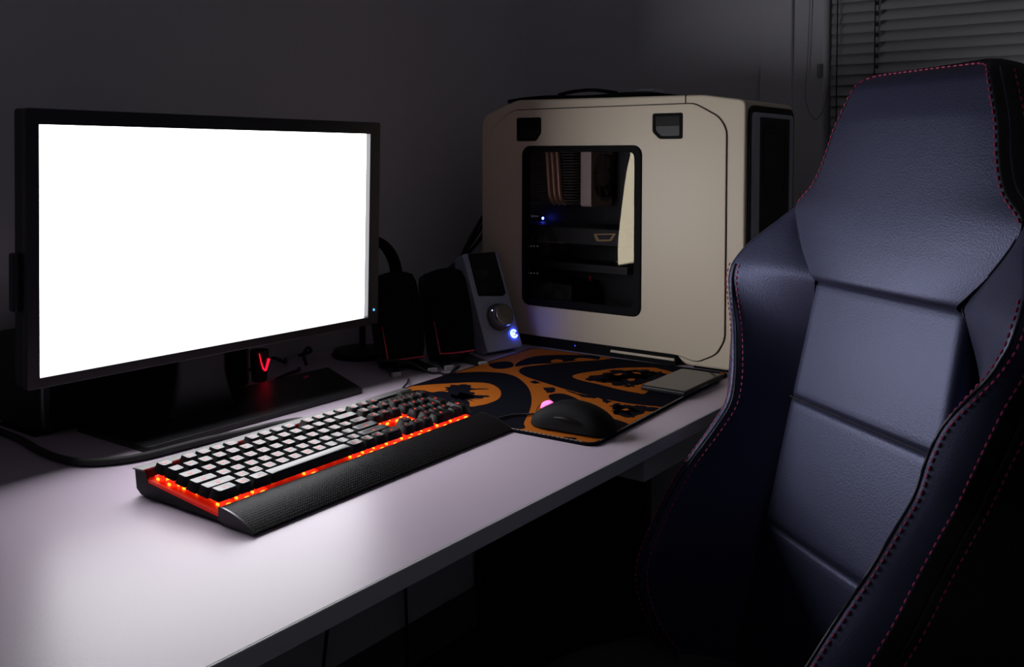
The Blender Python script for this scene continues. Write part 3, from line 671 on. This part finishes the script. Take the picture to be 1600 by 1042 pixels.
CX = 1535; CLOC = (1650, 927, 0)
cs = thing('computer_case', 'large warm-tinted computer case with a side window, standing at the far end of the desk', 'computer', CLOC)
CT = Matrix.Translation((-CLOC[0], -CLOC[1], 0))
def cas(bm): bm.transform(CT); return bm
prof = round_poly([(641, 6), (641, 474), (720, 486), (1124, 490), (1204, 462), (1213, 446), (1213, 26), (772, 26), (752, 6)], 12, 6)
win = rrect(838, 1107, 82, 398, 18)
prof_in = round_poly([(660, 40), (660, 455), (1090, 470), (1190, 440), (1190, 40)], 10, 3)
b = plate(prof, [win], 14, 4, in_yz(CX+8))
merge(b, plate(prof, [prof_in], 136, 0, in_yz(CX+15+68)))
merge(b, plate(prof, [], 78, 9, in_yz(1764-39)))
obj('case_shell', cas(b), 'case', cs, 40)
pan = round_poly([(675, 60), (675, 424), (689, 446), (735, 470), (754, 470.5), (1127, 469.5), (1152, 458), (1184, 432), (1191, 410), (1191, 70), (1180, 40), (1150, 22.5), (763, 22.5), (728, 14), (690, 33)], 11, 6)
def off(poly, d):
    out = []; L = len(poly)
    for i in range(L):
        a, c = Vector(poly[i-1]), Vector(poly[(i+1) % L]); t = (c-a)
        if t.length < 1e-6: t = Vector((1, 0))
        t.normalize(); out.append((poly[i][0]+t.y*d, poly[i][1]-t.x*d))
    ar = sum(poly[i-1][0]*poly[i][1]-poly[i][0]*poly[i-1][1] for i in range(L))
    if ar < 0: return off(poly[::-1], d)
    return out
b = plate(off(pan, 1.5), [win], 0.8, 0, in_yz(CX+0.5)); obj('panel_gap', cas(b), 'seam', cs)
latL = round_poly([(1063, 184+0), (1120, 184)], 1)
L1 = round_poly([(1121, 454), (1062, 454), (1062, 423), (1074, 408), (1121, 408)], 4, 4)
L2 = round_poly([(817, 455), (757, 455), (757, 409), (803, 409), (817, 422)], 4, 4)
b = plate(pan, [win, L1, L2], 3, 1.0, in_yz(CX-1.0)); sp_ = obj('side_panel', cas(b), 'case', cs, 40)
for LP in (L1, L2):
    b = plate(LP, [], 2, 0.3, in_yz(CX+0.2)); lt = obj('latch', cas(b), 'black', sp_, 40)
    cy_ = sum(p[0] for p in LP)/len(LP); ins = [(cy_+(p[0]-cy_)*0.80, 431.5+(p[1]-431.5)*0.78) for p in LP]
    b = plate(LP, [ins], 3.4, 0.8, in_yz(CX-1.2)); obj('latch_rim', cas(b), 'matte_black', sp_, 40)
    up = clip(ins, 0, 5000, 432, 5000); b = plate(up, [], 1.6, 0.4, in_yz(CX-1.2)); obj('latch_button', cas(b), 'kbody', sp_, 40)
win_in = rrect(853, 1095, 98, 386, 12)
b = plate(rrect(838.3, 1106.7, 82.3, 397.7, 18), [win_in], 8, 1.5, in_yz(CX-1)); obj('window_frame', cas(b), 'matte_black', sp_, 40)
b = nb(); ny, nz = 26, 26
g = [[(CX+1.5-2.6*(1-(2*i/ny-1)**2)*(1-(2*j/nz-1)**2)-0.5*math.sin(7*j/nz)*math.sin(math.pi*i/ny), 851+246*i/ny, 96+292*j/nz) for j in range(nz+1)] for i in range(ny+1)]
loft(b, g, closed=False); obj('window_pane', cas(b), 'pane', sp_, 180)
obj('foot_rail', cas(bx(CX+4, CX+30, 770, 1205, 0, 26, bev=3)), 'matte_black', cs, 40)
obj('foot_rail', cas(bx(1735, 1760, 770, 1205, 0, 26, bev=3)), 'matte_black', cs, 40)
obj('foot_strip', cas(bx(CX+1, CX+6, 772, 905, 9.5, 14, bev=1)), 'case', cs, label='warm-tinted strip on the foot rail')
obj('front_foot', cas(bx(CX+12, 1752, 660, 740, 0, 7, bev=2)), 'matte_black', cs)
# top seam and mesh
obj('top_seam', cas(bx(CX-0.3, CX+60, 752.6, 754, 471, 486.6)), 'seam', cs)
b = nb(); rg = []
for k in range(25):
    t = k/24; y = 1165-320*t; h = 494+4*math.sin(math.pi*t)+2.5*math.sin(9*t)
    rg.append([(x, y, z) for x, z in ((1560, h-8), (1562, h-1), (1600, h+3), (1700, h+3), (1738, h-1), (1740, h-8))])
loft(b, rg); obj('top_mesh', cas(b), 'matte_black', cs, 40)
b = nb(); tube(b, [(1575, 1050, 499), (1580, 1020, 505), (1582, 980, 507), (1580, 945, 503), (1574, 915, 498)], 3.5, 8, 24); obj('top_handle', cas(b), 'matte_black', cs, 60)
obj('top_switch', cas(bx(1600, 1640, 850, 890, 494, 506, bev=3)), 'case_grey', cs, 40)
# front
b = plate(rrect(1544, 1757, 22, 466, 22), [], 6, 1.0, in_xz(639.6)); fb = obj('front_bezel', cas(b), 'gloss_black', cs, 40, label='glossy black front surround')
b = plate(rrect(1552, 1744, 36, 454, 10), [rrect(1581, 1730, 60, 446, 4)], 6, 1.5, in_xz(636)); obj('front_frame', cas(b), 'case_grey', fb, 40, label='grey inner frame')
b = plate(rrect(1580, 1731, 59, 447, 4), [], 3, 0, in_xz(637.4)); obj('front_mesh', cas(b), 'mesh_dots', fb)
b = plate(round_poly([(1602, 330), (1612, 318), (1700, 318), (1710, 330), (1710, 420), (1700, 432), (1612, 432), (1602, 420)], 6), [round_poly([(1606, 332), (1614, 322), (1698, 322), (1706, 332), (1706, 418), (1698, 428), (1614, 428), (1606, 418)], 6)], 1.4, 0, in_xz(635.6)); obj('fan_outline', cas(b), 'interior', fb)
for z in (300, 255, 210, 165, 120): obj('bay_line', cas(bx(1583, 1728, 635.2, 636.4, z, z+2)), 'interior', fb)
# inside
obj('motherboard', cas(bx(1668, 1684, 830, 1185, 60, 440)), 'pcb', cs)
b = nb()
for k in range(22): box(b, 1566+k*0, 1650, 1008, 1112, 284+k*5.6, 286+k*5.6)
cf_ = obj('cooler_fins', cas(b), 'fins', cs)
for y in (1052, 1064, 1040):
    b = nb(); tube(b, [(1563, y+6, 410), (1561, y, 360), (1563, y-4, 300), (1575, y-8, 284)], 5.2, 10, 20); obj('heat_pipe', cas(b), 'copper', cf_, 60)
b = plate(rrect(1588, 1700, 278, 398, 8), [ellipse(1644, 338, 47, 51)], 25, 1, in_xz(993)); ff = obj('cooler_fan', cas(b), 'fan_frame', cs, 40)
for k in range(9):
    a = 2*math.pi*k/9; b = nb()
    loft(b, [[(1644+r*math.cos(a+da+0.010*r), y, 338+r*math.sin(a+da+0.010*r)) for da, y in ((-0.30, 986), (0.0, 990), (0.30, 998), (0.30, 999.5), (0.0, 991.5), (-0.30, 987.5))] for r in (18, 32, 45)])
    obj('fan_blade', cas(b), 'fan_blade', ff, 60)
b = nb(); lathe(b, [(0, 0), (20, 0), (20, 14), (17, 18), (0, 19)], n=28, mx=Matrix.Translation((1644, 1000, 338)) @ X90); obj('fan_hub', cas(b), 'fan_blade', ff, 40)
gp = obj('graphics_card', cas(bx(1556, 1668, 880, 1176, 205, 240, bev=3)), 'interior', cs)
b = plate(round_poly([(905, 232), (955, 229), (948, 215), (916, 217)], 3), [round_poly([(912, 229.5), (948, 227), (943, 218.5), (919, 220)], 2)], 0.6, 0, in_yz(1555.8)); obj('card_emblem', cas(b), 'gold', gp, label='small gold outline mark')
obj('card_edge', cas(bx(1554.5, 1556, 1020, 1120, 207, 209)), 'fins', gp)
b = nb(); lathe(b, [(0, 0), (3, 0), (2.4, 1.5), (0, 2)], n=14, mx=Matrix.Translation((1650, 1138, 247)) @ Matrix.Rotation(-math.pi/2, 4, 'Y')); obj('status_light', cas(b), 'blue_led', cs, 40, label='blue status light')
obj('lower_card', cas(bx(1590, 1668, 900, 1176, 150, 165)), 'pcb', cs)
obj('power_supply', cas(bx(1565, 1684, 1010, 1186, 42, 125, bev=2)), 'interior', cs)
b = nb()
for z in (188, 150, 132):
    for k in range(8): box(b, 1606, 1607, 1176-k*8, 1179-k*8, z+k*0.4, z+2+k*0.4)
o_ = obj('slot_holes', cas(b), 'faint_dot_glow', cs); o_['kind'] = 'stuff'  # light at the slot holes put in as a faint glow
o_ = None
b = nb()
for k in range(6): box(b, 1648, 1649, 1166-k*3.4, 1168-k*3.4, 250, 251.6)
o_ = obj('tiny_lights', cas(b), 'faint_dot_glow', cs); o_['kind'] = 'stuff'
b = nb(); lathe(b, [(0, 0), (1.6, 0), (0, 1.2)], n=10, mx=Matrix.Translation((1538.5, 985, 12)) @ Matrix.Rotation(-math.pi/2, 4, 'Y')); obj('foot_light', cas(b), 'dim_blue', cs, label='tiny blue light low on the case')

ang = 0.929; T_ = math.radians(12.2)
cU = Vector((math.cos(ang), math.sin(ang), 0)); cF = Vector((-math.sin(ang), math.cos(ang), 0)); cZ = Vector((0, 0, 1))
cS = cZ*math.cos(T_)-cF*math.sin(T_); cN = cF*math.cos(T_)+cZ*math.sin(T_); cO = Vector((1153, 310, 212))
CHL = Vector((1009, 418, FL))
ch = thing('gaming_chair', 'black leather bucket chair with red stitching in the right foreground', 'chair', (CHL.x, CHL.y, FL))
def P(u, s, d): return cO+cU*u+cS*s+cN*d-CHL
def Q(u, f, z): return Vector((cO.x, cO.y, 0))+cU*u+cF*f+cZ*z-CHL
def table(tab, s):
    # rows (s, ...) in falling s: smooth interpolation
    n = len(tab)
    if s >= tab[0][0]: return tab[0][1:]
    if s <= tab[-1][0]: return tab[-1][1:]
    for i in range(n-1):
        if tab[i][0] >= s >= tab[i+1][0]:
            t = (tab[i][0]-s)/(tab[i][0]-tab[i+1][0])
            p0 = tab[max(i-1, 0)]; p1 = tab[i]; p2 = tab[i+1]; p3 = tab[min(i+2, n-1)]
            out = []
            for k in range(1, len(p1)):
                h = p2[0]-p1[0]
                m1 = (p2[k]-p0[k])/(p2[0]-p0[0])*h if p2[0] != p0[0] else 0
                m2 = (p3[k]-p1[k])/(p3[0]-p1[0])*h if p3[0] != p1[0] else 0
                out.append((2*t**3-3*t*t+1)*p1[k]+(t**3-2*t*t+t)*m1+(-2*t**3+3*t*t)*p2[k]+(t**3-t*t)*m2)
            return out
HW = [(275, 86), (271, 100), (264, 109), (255, 115), (233, 125), (203, 138), (164, 148), (128, 164), (100, 192), (77, 187), (45, 165), (18, 140), (0, 122)]
def hw(s): return table(HW, s)[0]
def head_d(u, s):
    q = min(1, abs(u)/hw(s)); e = 10 + 4*min(1, max(0, s-60)/150)
    d = e + 8*(1-q**3.0)*min(1, max(0, (272-s))/60)**0.5
    d += 3*math.exp(-((s-55)/60)**2)*(1-q**2)
    if s < 7: d -= 14*(1-max(0, s)/7)**2
    if s > 250: d -= 14*((s-250)/25)**2
    return d
b = nb(); rg = []
for s in [-3, 0, 1.5, 4, 8, 13]+[18+4*k for k in range(62)]+[266, 269, 272, 274, 275]:
    W_ = hw(max(s, 0)); rg.append([P(W_*q, s, head_d(W_*q, s)-(6 if s < 0 else 0)) for q in [-math.cos(math.pi*k/30) for k in range(31)]])
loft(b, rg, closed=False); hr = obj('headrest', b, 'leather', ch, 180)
# border of the headrest from right shoulder over the top to the left shoulder
bord = [(-hw(s), s) for s in (100, 106, 112, 120, 128, 140, 152, 164, 178, 192, 203, 218, 233, 246, 255, 261, 266, 270, 273, 275)]
bord += [(u, 275.5+0.0*u) for u in (-70, -50, -25, 0, 25, 50, 70)]
bord += [(-u, s) for u, s in bord[:20][::-1]]
def offs(path, d):
    out = []
    for i in range(len(path)):
        a = Vector(path[max(i-1, 0)]); c = Vector(path[min(i+1, len(path)-1)]); t = (c-a).normalized(); out.append((path[i][0]-t.y*d, path[i][1]+t.x*d))
    return out
pathB = bord
b = nb(); rg = []
def rim(i):                                     # the rim is full on the right flank, slim over the top and left
    t = i/(len(pathB)-1); q = min(1, max(0, (t-0.22)/0.33)); return 1.0-0.72*q*q*(3-2*q)
def offv(k):
    full = offs(pathB, k); return [(q[0]+(f[0]-q[0])*rim(i), q[1]+(f[1]-q[1])*rim(i)) for i, (q, f) in enumerate(zip(pathB, full))]
for o_, dd in ((0, 0), (2.5, 0.5), (4, -1.5), (10, -5), (15, -16), (17, -34), (17, -74), (10, -92), (-20, -100)):
    rg.append([P(u, s, head_d(*q)+dd) for (u, s), q in zip(offv(o_), pathB)])
loft(b, rg, closed=False); obj('headrest_side', b, 'leather_side', ch, 180)
def stitch(pts3, length=6.0, gap=3.2, r=0.85):
    b = nb(); acc = 0; L = [0]
    for a, c in zip(pts3[:-1], pts3[1:]): L.append(L[-1]+(c-a).length)
    def at(x):
        for i in range(len(L)-1):
            if L[i+1] >= x: return pts3[i].lerp(pts3[i+1], (x-L[i])/max(1e-6, L[i+1]-L[i]))
        return pts3[-1]
    x = 0
    while x+length < L[-1]:
        tube(b, [at(x), at(x+length/2), at(x+length)], lambda t: r*(0.6+0.8*math.sin(math.pi*t)), 5); x += length+gap
    return b
def add_stitch(parent, pts3, **k):
    o = obj('stitching', stitch(pts3, **k), 'red_thread', parent, 60); o['kind'] = 'stuff'; return o
p3 = [P(u, s, head_d(u, s)+1.2) for u, s in offs(pathB, -1.5)]
add_stitch(hr, p3)
p3 = [P(u, s, head_d(*q)-21) for (u, s), q in list(zip(offv(16.2), pathB))[:16]]; add_stitch(hr, p3)
b = nb(); tube(b, [P(u, s, head_d(*q)-7) for (u, s), q in list(zip(offv(11.5), pathB))[:16]], 1.6, 6); obj('piping', b, 'piping', hr, 60)
# side bolsters
BT = [(100, 195, 8, 197, 0, 193, 8), (80, 211, 20, 218, 9, 187.5, 9), (62, 225, 31, 234, 18, 177, 9), (33, 246, 46, 256, 28, 154, 7), (8, 255, 56, 266, 34, 130, 2), (-5, 255, 59, 268, 36, 133, -1), (-20, 253, 60, 266, 36, 137, -6), (-50, 237, 60, 254, 37, 146, -15),
  (-80, 215, 62, 242, 38, 151, -22), (-110, 196, 65, 234, 40, 150, -28), (-145, 184, 65, 224, 41, 150, -28), (-180, 180, 67, 214, 42, 149, -28), (-215, 180, 82, 213, 56, 144, -28), (-260, 182, 105, 215, 76, 144, -28), (-290, 181, 120, 218, 90, 144, -28),
  (-340, 175, 140, 214, 108, 144, -28), (-390, 169, 155, 212, 122, 143, -28), (-430, 168, 150, 210, 118, 142, -28), (-480, 172, 116, 204, 86, 142, -28), (-525, 176, 66, 198, 40, 142, -28)]
rows = [100, 96, 92, 86, 80, 72, 62, 54, 44, 33, 24, 16, 8, 3, -2, -6, -12, -20]+[-20-8*k for k in range(1, 63)]+[-525]
def bol(sg):
    g1, g2, crest, outer, inn = [], [], [], [], []
    for s in rows:
        cu_, cd, ou, od, iu, idd = table(BT, s)
        pi, pc, po = Vector((iu, idd)), Vector((cu_, cd)), Vector((ou, od))
        k1 = 0.10+(-0.24)*min(1, max(0, (s+130)/220))           # hollow inner face below, full shoulder above
        mid = (pi+pc)/2; nrm = Vector((-(pc-pi).y, (pc-pi).x))
        ctrl = mid - nrm*(-k1) if False else mid + Vector((1, -0.25))*((pc-pi).length*k1)
        din = (pc-pi).normalized(); dou = (po-pc).normalized(); kk = min(1, (pc-pi).length/40)
        pa = pc-din*9*kk; pb = pc+dou*9*kk
        ctrl = (pi+pa)/2+Vector((1, -0.25))*((pc-pi).length*k1)
        sec = [pi.lerp(ctrl, t).lerp(ctrl.lerp(pa, t), t) for t in [k/8 for k in range(9)]]
        sec += [pa.lerp(pc, t).lerp(pc.lerp(pb, t), t) for t in (0.33, 0.66, 1)]
        c2 = (pb+po)/2+Vector((0.35, 1))*(po-pb).length*0.14
        sec2 = [pb.lerp(c2, t).lerp(c2.lerp(po, t), t) for t in (0.25, 0.5, 0.75, 0.9, 1)]
        g1.append([P(sg*q.x, s, q.y) for q in sec+sec2])
        g2.append([P(sg*ou, s, od), P(sg*(ou+3), s, od-4), P(sg*(ou+8), s, od-22), P(sg*(ou+8), s, -60), P(sg*(ou-6), s, -92), P(sg*(ou-60), s, -104), P(sg*60, s, -106)])
        cm = pa*0.25+pc*0.5+pb*0.25
        crest.append((sg*cm.x, s, cm.y)); outer.append((sg*ou, s, od)); inn.append((sg*iu, s, idd))
    return g1, g2, crest, outer, inn
for sg in (1, -1):
    g1, g2, crest, outer, inn = bol(sg)
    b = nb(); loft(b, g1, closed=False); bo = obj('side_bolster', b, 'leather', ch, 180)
    b = nb(); loft(b, g2, closed=False); obj('bolster_side', b, 'leather_side', ch, 180)
    lo_ = [c for c in crest if c[1] < (4 if sg > 0 else 30)]
    b = nb(); tube(b, [P(u-(8.5 if sg > 0 else 0), s, d+0.6-(1.5 if sg > 0 else 0)) for u, s, d in lo_], 1.5, 6); obj('piping', b, 'piping', bo, 60)
    def shift(du, dd):
        return [P(u+sg*du, s, d+dd) for u, s, d in lo_]
    st1, st2 = [], []
    for s in [r for r in rows if r < (4 if sg > 0 else 30)]:
        cu_, cd, ou, od, iu, idd = table(BT, s); pi, pc, po = Vector((iu, idd)), Vector((cu_, cd)), Vector((ou, od))
        di_ = (pc-pi).normalized(); pa = pc-di_*(8.5 if sg < 0 else 17); pb = pc+(po-pc).normalized()*8.5 if sg < 0 else pc-di_*1.5
        st1.append(P(sg*pa.x, s, pa.y+0.9)); st2.append(P(sg*pb.x, s, pb.y+0.9))
    add_stitch(bo, st1, length=5.2); add_stitch(bo, st2, length=5.2)
    ol = [c for c in outer if c[1] < 10]
    add_stitch(bo, [P(u-sg*1.0, s, d+1.6) for u, s, d in ol], length=5.2)
    b = nb(); tube(b, [P(u+sg*8, s, d-16) for u, s, d in ol], 1.6, 6); obj('piping', b, 'piping', bo, 60)
    add_stitch(bo, [P(u+sg*9.0, s, d-26) for u, s, d in ol], length=5.2)
    sm = [P(u, s, d+1.0) for u, s, d in inn if s > -3]
    b = nb(); tube(b, sm, 1.3, 6); obj('seam', b, 'piping', bo, 60)
# back pads
def pad(s0, s1, w0, w1):
    b = nb(); rg = []; n = 22
    for i in range(-2, n+3):
        t = min(1, max(0, i/n)); s = s0+(s1-s0)*t; W_ = w0+(w1-w0)*t
        e = 0
        if i == -1 or i == n+1: e = 2.2
        if i == -2 or i == n+2: e = 9
        row_ = []
        for u, dd in [(-W_-4, -28), (-W_-3, -10), (-W_, -3)]+[(W_*q, 0) for q in (-0.96, -0.9, -0.7, -0.45, -0.2, 0, 0.2, 0.45, 0.7, 0.9, 0.96)]+[(W_, -3), (W_+3, -10), (W_+4, -28)]:
            edge = min(t, 1-t)*abs(s1-s0)
            r_ = 1.6*max(0, 1-edge/6)**2
            row_.append(P(u, s, max(-28, dd-r_-e + 2.5*(1-(u/(W_+5))**2))))
        rg.append(row_)
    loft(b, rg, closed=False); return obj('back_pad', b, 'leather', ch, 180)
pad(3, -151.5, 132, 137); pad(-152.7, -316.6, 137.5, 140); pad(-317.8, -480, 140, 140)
b = nb(); loft(b, [[P(u, s, d) for u, d in rrect(-w_, w_, -100, -30, 12, 4)] for s, w_ in ((-478, 190), (-200, 200), (60, 185), (120, 140), (262, 100))]); obj('back_shell', b, 'leather_side', ch, 60)
for s in (-152.5, -317):
    b = nb(); tube(b, [P(u, s, -1.6) for u in range(-140, 141, 20)], 1.0, 6); obj('seam', b, 'seam', ch, 60)
# recline knob at the side, seat cushion, base
b = nb(); lathe(b, [(0, 0), (46, 0), (52, 5), (52, 22), (44, 30), (0, 32)], n=36)
Rk = Matrix((( -cU.x, cF.x, 0, 0), (-cU.y, cF.y, 0, 0), (0, 0, 1, 0), (0, 0, 0, 1)))
b.transform(Matrix.Translation(Q(-226, 40, -262)) @ Matrix((tuple((cF.x, 0, -cU.x, 0)), (cF.y, 0, -cU.y, 0), (0, 1, 0, 0), (0, 0, 0, 1))))
obj('recline_knob', b, 'black', ch, 40)
b = nb(); rg = []
NS = 44
def seat_edge(a):
    ca, sa = math.cos(a), math.sin(a); e = 2/4.2
    return (205*math.copysign(abs(ca)**e, ca), 190+262*math.copysign(abs(sa)**e, sa))
def seat_z(u, f):
    q = min(1, abs(u)/205); return -314+62*max(0, (q-0.45)/0.55)**1.6*(1-0.4*max(0, (f-250)/200)) - 14*max(0, (f-330)/120)**2
for k, (sc_, dz) in enumerate([(0.03, 0), (0.3, 0), (0.55, 0), (0.72, 0), (0.84, 0), (0.91, 0), (0.955, 0), (0.985, -4), (1.0, -13), (1.0, -60), (0.97, -92), (0.9, -100)]):
    r_ = []
    for i in range(NS):
        u, f = seat_edge(2*math.pi*i/NS); uu, f2 = u*sc_, 190+(f-190)*sc_
        r_.append(Q(uu, f2, (seat_z(uu, f2) if dz > -50 else -314+56)+dz))
    rg.append(r_)
loft(b, rg); obj('seat_cushion', b, 'seat_leather', ch, 60)
b = nb(); lathe(b, [(0, 60), (28, 60), (28, 250), (24, 255), (24, 330), (90, 345), (90, 362), (0, 362)], n=24); obj('gas_column', b, 'black', ch, 40)
for k in range(5):
    a = 2*math.pi*k/5+0.4; dx, dy = math.cos(a), math.sin(a); nx_, ny_ = -dy, dx
    b = nb(); loft(b, [[(dx*r+nx_*w_, dy*r+ny_*w_, z) for w_, z in ((-h, z0), (h, z0), (h*0.7, z1), (-h*0.7, z1))] for r, h, z0, z1 in ((20, 26, 66, 112), (170, 22, 66, 100), (310, 16, 62, 84))]); lg = obj('base_leg', b, 'black', ch, 40)
    b = nb(); lathe(b, [(0, -22), (24, -22), (28, -18), (28, 18), (24, 22), (0, 22)], n=20, mx=Matrix.Translation((dx*305, dy*305, 28)) @ Matrix.Rotation(a+math.pi/2, 4, 'Z') @ Matrix.Rotation(math.pi/2, 4, 'Y')); obj('caster', b, 'black', lg, 40)
    tube(b := nb(), [(dx*305, dy*305, 40), (dx*305, dy*305, 66)], 8, 10); obj('caster_stem', b, 'black', lg, 40)
